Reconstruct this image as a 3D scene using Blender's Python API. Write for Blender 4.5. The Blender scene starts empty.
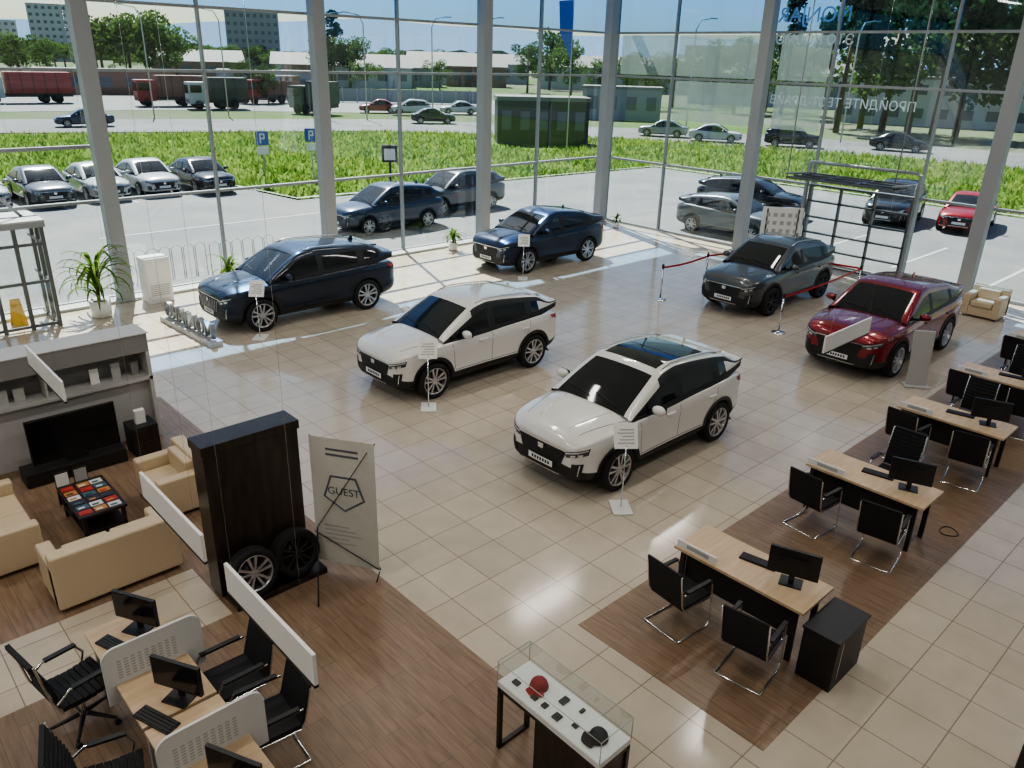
import bpy, bmesh, random
import numpy as np
from math import *
from mathutils import Vector, Matrix
from mathutils.bvhtree import BVHTree
random.seed(7)
SC=bpy.context.scene
COL=SC.collection
# ------------------------------------------------------------------ materials
MATS={}
def mat(name,col=(.5,.5,.5),rough=.5,metal=0.,coat=0.,spec=.5,emit=None,es=1.,noise=None,bump=None):
    if name in MATS: return MATS[name]
    m=bpy.data.materials.new(name);m.use_nodes=True
    nt=m.node_tree;b=nt.nodes['Principled BSDF']
    b.inputs['Base Color'].default_value=(*col,1);b.inputs['Roughness'].default_value=rough
    b.inputs['Metallic'].default_value=metal;b.inputs['Coat Weight'].default_value=coat
    b.inputs['Coat Roughness'].default_value=.04
    b.inputs['Specular IOR Level'].default_value=spec
    if emit: 
        b.inputs['Emission Color'].default_value=(*emit,1);b.inputs['Emission Strength'].default_value=es
    if noise:
        sc,c2,det=noise
        tc=nt.nodes.new('ShaderNodeTexCoord');n=nt.nodes.new('ShaderNodeTexNoise');n.inputs['Scale'].default_value=sc;n.inputs['Detail'].default_value=det
        r=nt.nodes.new('ShaderNodeValToRGB');r.color_ramp.elements[0].position=.35;r.color_ramp.elements[1].position=.65
        r.color_ramp.elements[0].color=(*col,1);r.color_ramp.elements[1].color=(*c2,1)
        nt.links.new(tc.outputs['Object'],n.inputs['Vector']);nt.links.new(n.outputs['Fac'],r.inputs['Fac']);nt.links.new(r.outputs['Color'],b.inputs['Base Color'])
    if bump:
        sc,st=bump
        tc=nt.nodes.new('ShaderNodeTexCoord');n=nt.nodes.new('ShaderNodeTexNoise');n.inputs['Scale'].default_value=sc;n.inputs['Detail'].default_value=6
        bp=nt.nodes.new('ShaderNodeBump');bp.inputs['Strength'].default_value=st;bp.inputs['Distance'].default_value=.05
        nt.links.new(tc.outputs['Object'],n.inputs['Vector']);nt.links.new(n.outputs['Fac'],bp.inputs['Height']);nt.links.new(bp.outputs['Normal'],b.inputs['Normal'])
    MATS[name]=m;return m
def foliage(name,c1,c2,sc=.6,tr=.45):
    m=bpy.data.materials.new(name);m.use_nodes=True;nt=m.node_tree;nt.nodes.clear()
    o=nt.nodes.new('ShaderNodeOutputMaterial');d=nt.nodes.new('ShaderNodeBsdfDiffuse');t=nt.nodes.new('ShaderNodeBsdfTranslucent')
    mx=nt.nodes.new('ShaderNodeMixShader');mx.inputs[0].default_value=tr
    tc=nt.nodes.new('ShaderNodeTexCoord');n=nt.nodes.new('ShaderNodeTexNoise');n.inputs['Scale'].default_value=sc;n.inputs['Detail'].default_value=5
    r=nt.nodes.new('ShaderNodeValToRGB');r.color_ramp.elements[0].position=.35;r.color_ramp.elements[1].position=.65
    r.color_ramp.elements[0].color=(*c1,1);r.color_ramp.elements[1].color=(*c2,1)
    nt.links.new(tc.outputs['Object'],n.inputs['Vector']);nt.links.new(n.outputs['Fac'],r.inputs['Fac'])
    nt.links.new(r.outputs[0],d.inputs[0]);nt.links.new(r.outputs[0],t.inputs[0]);nt.links.new(d.outputs[0],mx.inputs[1]);nt.links.new(t.outputs[0],mx.inputs[2]);nt.links.new(mx.outputs[0],o.inputs[0]);return m
def tile_mat():
    m=bpy.data.materials.new('floor_tile');m.use_nodes=True;nt=m.node_tree;b=nt.nodes['Principled BSDF']
    tc=nt.nodes.new('ShaderNodeTexCoord')
    br=nt.nodes.new('ShaderNodeTexBrick');br.offset=0;br.squash=1
    br.inputs['Scale'].default_value=1;br.inputs['Brick Width'].default_value=.6;br.inputs['Row Height'].default_value=.6
    br.inputs['Mortar Size'].default_value=.006;br.inputs['Mortar Smooth'].default_value=.1;br.inputs['Bias'].default_value=0
    br.inputs['Color1'].default_value=(.56,.48,.385,1);br.inputs['Color2'].default_value=(.62,.535,.435,1);br.inputs['Mortar'].default_value=(.29,.235,.18,1)
    n=nt.nodes.new('ShaderNodeTexNoise');n.inputs['Scale'].default_value=3;n.inputs['Detail'].default_value=6
    mx=nt.nodes.new('ShaderNodeMixRGB');mx.blend_type='MULTIPLY';mx.inputs[0].default_value=.25
    nt.links.new(tc.outputs['Object'],br.inputs['Vector']);nt.links.new(tc.outputs['Object'],n.inputs['Vector'])
    nt.links.new(br.outputs['Color'],mx.inputs[1]);nt.links.new(n.outputs['Fac'],mx.inputs[2]);nt.links.new(mx.outputs[0],b.inputs['Base Color'])
    b.inputs['Roughness'].default_value=.13;b.inputs['Specular IOR Level'].default_value=.55
    return m
def wood_mat(name,c1,c2,scale=(8,1,1),rough=.4,plank=None):
    m=bpy.data.materials.new(name);m.use_nodes=True;nt=m.node_tree;b=nt.nodes['Principled BSDF']
    tc=nt.nodes.new('ShaderNodeTexCoord');mp=nt.nodes.new('ShaderNodeMapping');mp.inputs['Scale'].default_value=scale
    n=nt.nodes.new('ShaderNodeTexNoise');n.inputs['Scale'].default_value=2.5;n.inputs['Detail'].default_value=8
    r=nt.nodes.new('ShaderNodeValToRGB');r.color_ramp.elements[0].position=.3;r.color_ramp.elements[1].position=.7
    r.color_ramp.elements[0].color=(*c1,1);r.color_ramp.elements[1].color=(*c2,1)
    nt.links.new(tc.outputs['Object'],mp.inputs['Vector']);nt.links.new(mp.outputs[0],n.inputs['Vector']);nt.links.new(n.outputs['Fac'],r.inputs['Fac'])
    out=r.outputs['Color']
    if plank:
        br=nt.nodes.new('ShaderNodeTexBrick');br.inputs['Scale'].default_value=1;br.inputs['Brick Width'].default_value=plank[0];br.inputs['Row Height'].default_value=plank[1]
        br.inputs['Mortar Size'].default_value=.003;br.inputs['Color1'].default_value=(.86,.86,.86,1);br.inputs['Color2'].default_value=(1,1,1,1);br.inputs['Mortar'].default_value=(.5,.5,.5,1)
        mp2=nt.nodes.new('ShaderNodeMapping');mp2.inputs['Rotation'].default_value=(0,0,pi/2)
        nt.links.new(tc.outputs['Object'],mp2.inputs['Vector']);nt.links.new(mp2.outputs[0],br.inputs['Vector'])
        mx=nt.nodes.new('ShaderNodeMixRGB');mx.blend_type='MULTIPLY';mx.inputs[0].default_value=1
        nt.links.new(out,mx.inputs[1]);nt.links.new(br.outputs['Color'],mx.inputs[2]);out=mx.outputs[0]
    nt.links.new(out,b.inputs['Base Color']);b.inputs['Roughness'].default_value=rough
    MATS[name]=m
    return m
def glass_mat(name,tint,refl=.06,haze=0.,hcol=(.5,.52,.5)):
    m=bpy.data.materials.new(name);m.use_nodes=True;nt=m.node_tree;nt.nodes.clear()
    o=nt.nodes.new('ShaderNodeOutputMaterial');t=nt.nodes.new('ShaderNodeBsdfTransparent');t.inputs[0].default_value=(*tint,1)
    g=nt.nodes.new('ShaderNodeBsdfGlossy');g.inputs['Roughness'].default_value=.02;g.inputs[0].default_value=(.9,.95,1,1)
    mx=nt.nodes.new('ShaderNodeMixShader');mx.inputs[0].default_value=refl
    nt.links.new(t.outputs[0],mx.inputs[1]);nt.links.new(g.outputs[0],mx.inputs[2]);out=mx
    if haze:
        tr=nt.nodes.new('ShaderNodeBsdfTranslucent');tr.inputs[0].default_value=(*hcol,1)
        m2=nt.nodes.new('ShaderNodeMixShader');m2.inputs[0].default_value=haze
        nt.links.new(mx.outputs[0],m2.inputs[1]);nt.links.new(tr.outputs[0],m2.inputs[2]);out=m2
    nt.links.new(out.outputs[0],o.inputs[0]);return m
TILE=tile_mat()
WOODF=wood_mat('wood_floor',(.20,.13,.082),(.30,.205,.135),(9,1,1),.34,(1.2,.16))
DESKW=wood_mat('desk_oak',(.50,.36,.22),(.62,.46,.30),(1,6,1),.4)
DWOOD=wood_mat('dark_wood',(.014,.010,.009),(.038,.029,.025),(5,5,1),.3)
GLASS=glass_mat('window_glass',(.64,.725,.735),.08)
GLASSB=glass_mat('window_glass_tinted',(.20,.40,.70),.06)
FILM=glass_mat('window_film',(.62,.68,.64),.1,.5,(.30,.35,.33))
CGL=glass_mat('case_glass',(.93,.96,.95),.09)
PGL=glass_mat('gate_glass',(.35,.40,.38),.1)
ALU=mat('alu_frame',(.27,.285,.30),.45,.2)
DALU=mat('alu_dark',(.12,.125,.13),.4,.3)
COLM=mat('column_paint',(.30,.31,.325),.5)
WALL=mat('wall_paint',(.66,.65,.62),.7)
BLK=mat('black_plastic',(.014,.014,.016),.45)
BLKF=mat('black_fabric',(.011,.011,.013),.75)
CHR=mat('chrome',(.75,.76,.78),.15,1.)
WHT=mat('white_panel',(.78,.78,.76),.4)
GRY=mat('grey_panel',(.42,.42,.41),.5)
SCRN=mat('screen',(.008,.009,.011),.12)
CREAM=mat('cream_leather',(.58,.46,.31),.42)
PAPER=mat('paper',(.82,.82,.80),.6)
RED=mat('red_band',(.5,.01,.02),.5)
POT=mat('white_pot',(.8,.8,.78),.3)
LEAF=foliage('plant_leaf',(.07,.16,.03),(.20,.28,.07),3)
SOIL=mat('soil',(.05,.03,.02),.9)
# ------------------------------------------------------------------ mesh builder
class MB:
    def __init__(s): s.v=[];s.f=[];s.m=[];s.sm=[];s.mats=[];s.M=Matrix.Identity(4)
    def mi(s,m):
        if m not in s.mats: s.mats.append(m)
        return s.mats.index(m)
    def add(s,vs,fs,m,smooth=False):
        o=len(s.v);s.v+= [tuple(s.M@Vector(v)) for v in vs]
        ms=m if isinstance(m,list) else [m]*len(fs)
        for f,mm in zip(fs,ms):
            s.f.append([i+o for i in f]);s.m.append(s.mi(mm));s.sm.append(smooth)
    def box(s,x0,x1,y0,y1,z0,z1,m):
        s.add([(x0,y0,z0),(x1,y0,z0),(x1,y1,z0),(x0,y1,z0),(x0,y0,z1),(x1,y0,z1),(x1,y1,z1),(x0,y1,z1)],
              [(0,3,2,1),(4,5,6,7),(0,1,5,4),(1,2,6,5),(2,3,7,6),(3,0,4,7)],m)
    def hexa(s,p,m):
        s.add(p,[(0,3,2,1),(4,5,6,7),(0,1,5,4),(1,2,6,5),(2,3,7,6),(3,0,4,7)],m)
    def tube(s,pts,r,m,n=8,smooth=True,r1=None):
        pts=[Vector(p) for p in pts];N=len(pts)
        up=None;vs=[]
        for i,p in enumerate(pts):
            d=((pts[min(i+1,N-1)]-pts[max(i-1,0)])).normalized()
            if up is None:
                up=Vector((0,0,1)) if abs(d.z)<.9 else Vector((1,0,0))
            a=d.cross(up).normalized()
            if a.length<.1: a=d.orthogonal().normalized()
            b=a.cross(d).normalized();up=b
            rr=r if r1 is None else r+(r1-r)*i/(N-1)
            for k in range(n):
                t=2*pi*k/n;vs.append(p+a*cos(t)*rr+b*sin(t)*rr)
        fs=[]
        for i in range(N-1):
            for k in range(n):
                fs.append((i*n+k,i*n+(k+1)%n,(i+1)*n+(k+1)%n,(i+1)*n+k))
        fs.append(tuple(range(n))[::-1]);fs.append(tuple(range((N-1)*n,N*n)))
        s.add(vs,fs,m,smooth)
    def lathe(s,prof,m,c=(0,0,0),axis='z',n=24,smooth=True,caps=True):
        vs=[];c=Vector(c)
        for (r,h) in prof:
            for k in range(n):
                t=2*pi*k/n
                if axis=='z': v=Vector((r*cos(t),r*sin(t),h))
                else: v=Vector((r*cos(t),h,r*sin(t)))
                vs.append(c+v)
        fs=[]
        for i in range(len(prof)-1):
            for k in range(n): fs.append((i*n+k,i*n+(k+1)%n,(i+1)*n+(k+1)%n,(i+1)*n+k))
        if caps:
            if prof[0][0]>1e-3: fs.append(tuple(range(n)))
            if prof[-1][0]>1e-3: fs.append(tuple(range((len(prof)-1)*n,len(prof)*n)))
        s.add(vs,fs,m,smooth)
    def sph(s,c,r,m,n=12,k=8):
        if not hasattr(r,'__len__'): r=(r,r,r)
        vs=[];fs=[]
        for i in range(k+1):
            a=pi*i/k
            for j in range(n):
                t=2*pi*j/n;vs.append((c[0]+r[0]*sin(a)*cos(t),c[1]+r[1]*sin(a)*sin(t),c[2]+r[2]*cos(a)))
        for i in range(k):
            for j in range(n): fs.append((i*n+j,i*n+(j+1)%n,(i+1)*n+(j+1)%n,(i+1)*n+j))
        s.add(vs,fs,m,True)
    def build(s,name,loc=(0,0,0),rz=0,bevel=0,parent=None,recalc=True,seg=2):
        me=bpy.data.meshes.new(name);me.from_pydata(s.v,[],s.f)
        for m in s.mats: me.materials.append(m)
        me.polygons.foreach_set('material_index',s.m);me.polygons.foreach_set('use_smooth',s.sm)
        me.validate()
        if recalc:
            bm=bmesh.new();bm.from_mesh(me);bmesh.ops.recalc_face_normals(bm,faces=bm.faces);bm.to_mesh(me);bm.free()
        o=bpy.data.objects.new(name,me);COL.objects.link(o);o.location=loc;o.rotation_euler=(0,0,rz)
        if bevel:
            b=o.modifiers.new('b','BEVEL');b.width=bevel;b.segments=seg;b.limit_method='ANGLE';b.angle_limit=radians(40)
        if parent: o.parent=parent
        return o
def simple(name,x0,x1,y0,y1,z0,z1,m,bevel=0):
    b=MB();b.box(x0,x1,y0,y1,z0,z1,m);return b.build(name,bevel=bevel)
def text(name,body,size,M,m,ext=.003,parent=None,align='CENTER'):
    cu=bpy.data.curves.new(name,'FONT');cu.body=body;cu.size=size;cu.extrude=ext;cu.align_x=align;cu.align_y='CENTER'
    cu.materials.append(m);o=bpy.data.objects.new(name,cu);COL.objects.link(o)
    if parent:
        bpy.context.view_layer.update();o.parent=parent;o.matrix_parent_inverse=parent.matrix_world.inverted()
    o.matrix_world=M
    return o
def frame(ax,ay,loc,sc=(1,1,1)):
    ax=Vector(ax).normalized();ay=Vector(ay).normalized();az=ax.cross(ay)
    M=Matrix((ax,ay,az)).transposed().to_4x4();M.translation=Vector(loc);return M
# ------------------------------------------------------------------ room shell
XW,YN=24.85,21.25
fl=MB();fl.box(-8,XW+.1,-4,YN+.1,-.2,0,TILE);fl.build('floor')
def rug(name,x0,x1,y0,y1):
    b=MB();b.box(x0,x1,y0,y1,0.0,.004,WOODF);return b.build(name)
rug('floor_wood_sales',5.6,21.6,2.3,4.68)
rug('floor_wood_lounge',-3,4.4,8.6,14.2)
rug('floor_wood_strip',2.72,4.4,7.45,8.6)
rug('floor_wood_office',-3,4.4,-1.0,7.45)
simple('ceiling',-8,XW+.1,-4,YN+.1,9.0,9.2,WALL)
simple('shade_eave',-8,XW+1.2,YN+.11,YN+.4,8.9,9.2,GRY)  # unseen eave, added to limit how far sun falls into the room
simple('wall_south',-8,XW+.1,-4.2,-4,0,9,WALL)
simple('wall_west',-8.2,-8,-4,YN+.1,0,9,WALL)
simple('floor_mezzanine',-7.9,XW-.2,-3.95,-.6,4.2,4.45,WALL)
def column(x,y):
    b=MB();b.box(x-.18,x+.18,y-.18,y+.18,0,8.98,COLM);b.box(x-.24,x+.24,y-.24,y+.24,0,.04,COLM);b.build('column',bevel=.01)
for x in (-.05,6.05,12.1,18.25): column(x,20.95)
column(24.45,20.9)
for y in (14.4,7.0,0.4): column(24.5,y)
ZT=[0.06,2.5,5.52,7.02,8.95]
def glazing(name,axis,a0,a1,fixed,zt,mull):
    fr=MB()
    def bx(u0,u1,z0,z1,d=.06,m=ALU):
        if axis=='x': fr.box(u0,u1,fixed-d,fixed+d,z0,z1,m)
        else: fr.box(fixed-d,fixed+d,u0,u1,z0,z1,m)
    for z in zt: bx(a0,a1,z-.035,z+.035)
    for u in mull: bx(u-.03,u+.03,.03,8.95,.07)
    fr.build(name)
NM=[-5,-3,2.95,8.92,15.0,21.1]
glazing('trim_north','x',-8,24.85,YN,ZT,NM+[-.05,6.05,12.1,18.25,24.6])
glazing('trim_east','y',-4,21.25,XW,ZT,[18.2,12.25,8.9,3.7,14.4,7.0,.4,20.9])
simple('trim_north_entrance',-.05,6.05,YN-.06,YN+.06,3.76,3.84,ALU)
simple('trim_sill_north',-8,24.6,20.75,21.18,0,.07,GRY)
wi=0
def pane(axis,a0,a1,z0,z1,m):
    global wi;wi+=1
    b=MB()
    f=YN if axis=='x' else XW
    if axis=='x': b.add([(a0,f,z0),(a1,f,z0),(a1,f,z1),(a0,f,z1)],[(0,1,2,3)],m)
    else: b.add([(f,a0,z0),(f,a1,z0),(f,a1,z1),(f,a0,z1)],[(0,1,2,3)],m)
    b.build('window_%d'%wi,recalc=False)
for i in range(len(ZT)-1):
    mm=GLASSB if i==3 else GLASS
    pane('x',-8,24.85,ZT[i],ZT[i+1],mm)
    pane('y',-4,8.9,ZT[i],ZT[i+1],mm);pane('y',12.25,14.4,ZT[i],ZT[i+1],mm)
    pane('y',8.9,12.25,ZT[i] if i else .1,ZT[i+1],mm)
    pane('y',14.4,21.25,ZT[i],ZT[i+1],mm)
for (y0,y1,z0,z1) in ((14.8,18.1,5.6,6.95),(18.3,20.7,5.6,6.95),(14.8,18.1,4.1,5.45),(12.4,14.1,5.6,6.95),(12.4,14.1,4.1,5.45)):
    b=MB();b.add([(XW+.06,y0,z0),(XW+.06,y1,z0),(XW+.06,y1,z1),(XW+.06,y0,z1)],[(0,1,2,3)],FILM);o=b.build('window_film_banner',recalc=False)
LET=mat('glowing_white_vinyl',(.85,.87,.88),.5,emit=(.8,.85,.9),es=.2)  # lettering given a faint glow of its own, though it is no lamp
text('window_lettering','MONJARO',.62,frame((0,1,0),(0,0,1),(XW+.05,13.4,7.5)),LET)
text('window_lettering','ЭТО КОСМОС',.42,frame((0,1,0),(0,0,1),(XW+.05,13.2,6.8)),LET)
text('window_lettering','ПРОЙДИТЕ ТЕСТ-ДРАЙВ',.38,frame((0,1,0),(0,0,1),(XW+.05,11.9,5.0)),LET)
g=MB()
for y in (8.98,10.08,11.17,12.2): g.box(24.6,24.72,y-.03,y+.03,0,2.5,DALU)
for k in range(6): g.box(24.6,24.72,8.98,12.2,k*.5,k*.5+.05,DALU)
for y in (8.85,12.3): g.box(24.48,24.62,y-.04,y+.04,0,3.2,ALU)
for y in (8.95,12.2): g.tube([(24.5,y,2.9),(22.9,y,3.0)],.035,ALU)
for x in (22.95,23.45,23.95,24.4): g.box(x-.03,x+.03,8.95,12.2,2.86,2.93,DALU)
for y in (10.1,11.15): g.box(22.95,24.4,y-.03,y+.03,2.86,2.92,DALU)
g.add([(22.95,8.95,2.89),(24.4,8.95,2.89),(24.4,12.2,2.89),(22.95,12.2,2.89)],[(0,1,2,3)],PGL)
g.tube([(24.45,8.9,3.25),(24.45,12.25,3.25)],.05,ALU);
g.tube([(23.0,8.95,3.0),(23.0,8.95,8.9)],.018,ALU);g.tube([(23.0,12.2,3.0),(23.0,12.2,8.9)],.018,ALU)
g.build('door_1')
# ------------------------------------------------------------------ car builder
GLS=mat('car_glass',(.010,.012,.014),.05,spec=.55)
TYR=mat('tyre_rubber',(.013,.013,.014),.8)
ALY=mat('alloy',(.55,.55,.57),.3,.85)
ALYD=mat('alloy_dark',(.04,.04,.045),.35,.6)
TRM=mat('car_trim',(.014,.014,.016),.5)
LMP=mat('headlamp',(.6,.62,.65),.12,.5,coat=1.)
LMPD=mat('headlamp_dark',(.04,.045,.05),.08,coat=1.)
RLMP=mat('tail_lamp',(.35,.01,.01),.15,coat=1.)
PLT=mat('plate',(.75,.76,.78),.4)
def paint(name,c,metal=.3,rough=.3): return mat('paint_'+name,c,rough,metal,coat=1.)
def ev_mesh(o):
    dg=bpy.context.evaluated_depsgraph_get();dg.update();e=o.evaluated_get(dg);return bpy.data.meshes.new_from_object(e)
def wheel(B,x,y,R,side,dark=False,tw=.115):
    al=ALYD if dark else ALY
    s=side
    B.lathe([(R*.70,-tw*.85),(R*.74,-tw),(R*.93,-tw),(R*.985,-tw*.8),(R,-tw*.4),(R,tw*.4),(R*.985,tw*.8),(R*.93,tw),(R*.74,tw),(R*.70,tw*.85)],TYR,(x,y,R),'y',36,caps=False)
    yo=y+s*tw*.95
    B.lathe([(R*.74,-.012*s),(R*.735,.0),(R*.70,.004*s),(R*.67,-.01*s),(R*.66,-.09*s)],al,(x,yo,R),'y',36,caps=False)
    B.lathe([(.0005,0),(R*.72,0)],TRM,(x,yo-s*.10,R),'y',24,caps=False)
    B.lathe([(.0005,0),(R*.45,0),(R*.45,-.02*s)],ALYD,(x,yo-s*.075,R),'y',24,caps=False)
    B.lathe([(R*.17,-.06*s),(R*.16,-.008*s),(R*.1,-.002*s),(.0005,-.002*s)],al,(x,yo-.01*s,R),'y',16,caps=False)
    for k in range(5):
        for dd in (-.20,.20):
            a=2*pi*k/5+pi/2; a0=a+dd*1.6;a1=a+dd*1.15
            c0=(cos(a0)*R*.10,sin(a0)*R*.10);c1=(cos(a1)*R*.69,sin(a1)*R*.69)
            d=Vector((c1[0]-c0[0],c1[1]-c0[1])).normalized();nn=Vector((-d.y,d.x))
            w0,w1=R*.04,R*.058
            P=[]
            for (ya,yb) in ((yo-.05*s,yo-.035*s),(yo-.012*s,yo-.004*s)):
                P+=[(x+c0[0]-nn.x*w0,ya,R+c0[1]-nn.y*w0),(x+c1[0]-nn.x*w1,yb,R+c1[1]-nn.y*w1),(x+c1[0]+nn.x*w1,yb,R+c1[1]+nn.y*w1),(x+c0[0]+nn.x*w0,ya,R+c0[1]+nn.y*w0)]
            B.hexa(P,al)
def car(name,loc,rz,pm,L=4.5,W=1.85,H=1.65,wb=2.7,fo=.9,R=.36,style='suv',roof=None,sunroof=False,rails=False,grille='wide',darkwheel=False,detail=True,belt=1.0,pillar=None,lower=None,lift=.0,blackroof=False):
    hw=W/2;ro=L-fo-wb
    lowm=lower or TRM
    xa=fo;xr=fo+wb
    b=belt;lf=lift
    st=[(0,.60,.33+lf,b-.30,b-.26),(.05,.74,.27+lf,b-.205,b-.15),(.16,.865,.24+lf,b-.145,b-.075),(.38,.95,.22+lf,b-.10,b-.02),(fo,1.0,.21+lf,b-.06,b+.03),(fo+.32,1.0,.21+lf,b-.045,b+.06),
        (fo+.62,.985,.21+lf,b-.03,b+.03),(fo+wb*.5,.97,.21+lf,b-.01,b+.02),(xr-.35,.995,.21+lf,b+.02,b+.045),(xr,1.01,.21+lf,b+.045,b+.06),
        (L-.42,.98,.24+lf,b+.045,b+.06),(L-.15,.92,.29+lf,b+.02,b+.05),(L-.04,.84,.35+lf,b-.05,b-.0),(L,.76,.40+lf,b-.12,b-.07)]
    if style=='sedan':
        st=[(s,w,zb,zs-.08,zt-.06) for (s,w,zb,zs,zt) in st]
    vs=[];fs=[];fm=[]
    cl=.21 if style!='sedan' else .13
    def ring(s,wf,zb,zs,zt):
        w=hw*wf
        h=[(0,zb),(.6*w,zb),(.94*w,zb+.02),(.995*w,zb+cl),(w*.975,zb+cl+.14),(w*1.0,zs-.13),(w*.955,zs),(w*.60,zt-.004),(0,zt+.012)]
        return [(s,y,z) for (y,z) in h]+[(s,-y,z) for (y,z) in h[7:0:-1]]
    for q in st: vs+=ring(*q)
    n=16;ns=len(st)
    bandm=[0,0,0,1,1,1,1,1]
    for i in range(ns-1):
        for k in range(n):
            fs.append((i*n+k,i*n+(k+1)%n,(i+1)*n+(k+1)%n,(i+1)*n+k));kk=k if k<8 else 15-k
            fm.append(bandm[kk])
    for base in (0,(ns-1)*n):
        for k in range(8):
            a,bq=k,k+1;ra=(n-a)%n;rb=(n-bq)%n
            f=[base+a,base+bq,base+rb,base+ra]
            f=list(dict.fromkeys(f));fs.append(tuple(f));fm.append(bandm[k])
    me=bpy.data.meshes.new('tmp');me.from_pydata(vs,[],fs)
    mats=[lowm,pm,GLS];[me.materials.append(m) for m in mats]
    me.polygons.foreach_set('material_index',fm)
    bm=bmesh.new();bm.from_mesh(me);bmesh.ops.recalc_face_normals(bm,faces=bm.faces)
    cr=bm.edges.layers.float.new('crease_edge')
    CR={3:.5,5:.4,6:.55,7:.3}
    for e in bm.edges:
        a,c=e.verts[0].index,e.verts[1].index
        if abs(a-c)==n:
            k=a%n;k=k if k<=8 else 16-k
            if k in CR: e[cr]=CR[k]
    bm.to_mesh(me);bm.free()
    o=bpy.data.objects.new('tmp',me);COL.objects.link(o)
    sd=o.modifiers.new('s','SUBSURF');sd.levels=3 if detail else 1;sd.render_levels=sd.levels
    m1=ev_mesh(o)
    bm=bmesh.new();bm.from_mesh(m1);bvh=BVHTree.FromBMesh(bm);bm.free()
    cut=MB()
    for xx in (xa,xr):
        for sgn in (-1,1):
            cut.lathe([(R+.05,sgn*(hw-.30)),(R+.05,sgn*(hw+.2))],TRM,(xx,0,R),'y',40,False)
    co=cut.build('tmpc');co.data.materials.clear();[co.data.materials.append(m) for m in mats]
    for p in co.data.polygons:p.material_index=0
    o2=bpy.data.objects.new('tmp2',m1);COL.objects.link(o2)
    bo=o2.modifiers.new('b','BOOLEAN');bo.object=co;bo.operation='DIFFERENCE';bo.solver='EXACT'
    m2=ev_mesh(o2)
    B=MB()
    B.add([v.co[:] for v in m2.vertices],[tuple(p.vertices) for p in m2.polygons],[mats[min(p.material_index,1)] for p in m2.polygons],True)
    for t in (o,o2,co): bpy.data.objects.remove(t)
    if roof is None:
        if style=='suv': roof=dict(w0=fo+.24,w1=fo+1.10,pk=fo+1.5,re=L-.58,rz=H-.14,e=L-.08,ez=b+.10)
        elif style=='coupe': roof=dict(w0=fo+.24,w1=fo+1.12,pk=fo+1.5,re=L-.98,rz=H-.12,e=L-.10,ez=b+.15)
        else: roof=dict(w0=fo+.30,w1=fo+1.15,pk=fo+1.5,re=L-1.35,rz=H-.09,e=L-.55,ez=b-.02)
    r=roof;bb=b-(.08 if style=='sedan' else 0)
    bp=fo+wb*.5+.12; cp=xr-.12
    def top(s):
        if s<=r['w0']: return bb+.04
        if s<r['w1']:
            t=(s-r['w0'])/(r['w1']-r['w0']);return bb+.04+(H-.055-bb-.04)*(t**.86)
        if s<r['pk']:
            t=(s-r['w1'])/(r['pk']-r['w1']);return H-.055+(.055)*sin(t*pi/2)
        if s<r['re']:
            t=(s-r['pk'])/(r['re']-r['pk']);return H+(r['rz']-H)*t**1.7
        t=(s-r['re'])/(r['e']-r['re']);return r['rz']+(r['ez']-r['rz'])*t
    ss=sorted(set([r['w0'],r['w0']+.12,(r['w0']+r['w1'])/2,r['w1']-.04,r['w1']+.06,r['pk'],bp,bp+.08,(bp+cp)/2,cp,cp+.07,r['re']-.05,r['re']+.03,(r['re']+r['e'])/2,r['e']-.05,r['e']]))
    s2=[ss[0]]
    for q in ss[1:]:
        if q-s2[-1]>.035: s2.append(q)
    ss=s2
    gv=[];gf=[];gm=[]
    for s in ss:
        zt=top(s);t_=(s-fo)/wb;zb0=bb-.015+.06*t_+(.08*max(0,t_-.75)/.25 if style!='sedan' else 0)
        frac=max(0,min(1,(zt-zb0)/(H-zb0)))
        wbse=hw*.94*(1 if s>fo+.5 else .97)*(1 if s<L-.7 else 1-.15*(s-(L-.7))/.7)
        wt=wbse-(hw*.22)*frac
        z1=zb0+.0
        z2=max(z1+.012,zt-.085);z3=max(z2+.006,zt-.03);z4=max(z3+.004,zt)
        h=[(wbse+.005,zb0-.12),(wbse,z1),(wt+.035,z2),(wt+.0,z3),(wt-.075,z4),(wt*.5,z4+.018),(0,z4+.024)]
        gv+=[(s,y,z) for (y,z) in h]+[(s,-y,z) for (y,z) in h[5::-1]]
    gn=13
    for i in range(len(ss)-1):
        a,c=ss[i],ss[i+1];mid=(a+c)/2
        for k in range(gn-1):
            kk=k if k<6 else 11-k
            if kk==0: m=TRM
            elif kk==1:
                if mid<r['w0']+.12: m=TRM
                elif bp-.001<=mid<=bp+.08 or cp<=mid<=cp+.07: m=TRM
                elif style=='suv': m=GLS if mid<(pillar or r['re']-.12) else pm
                else: m=GLS if mid<(pillar or cp+.5) else pm
            elif kk in (2,3): m=(TRM if (blackroof and kk==2 and mid>r['w1']) else pm)
            else:
                if mid<r['w1']: m=GLS
                elif mid>r['re']: m=GLS if mid<r['e']-.05 else pm
                else: m=pm
                if kk==4 and r['re']<mid: m=pm if style!='coupe' else GLS
            gf.append((i*gn+k,i*gn+k+1,(i+1)*gn+k+1,(i+1)*gn+k));gm.append(m)
    me=bpy.data.meshes.new('tmp');me.from_pydata(gv,[],gf)
    gl=[GLS,pm,TRM];[me.materials.append(x) for x in gl]
    me.polygons.foreach_set('material_index',[gl.index(x) for x in gm])
    o=bpy.data.objects.new('tmp',me);COL.objects.link(o)
    sd=o.modifiers.new('s','SUBSURF');sd.levels=2 if detail else 1
    m3=ev_mesh(o);bpy.data.objects.remove(o)
    bm=bmesh.new();bm.from_mesh(m3);gbvh=BVHTree.FromBMesh(bm);bm.free()
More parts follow.
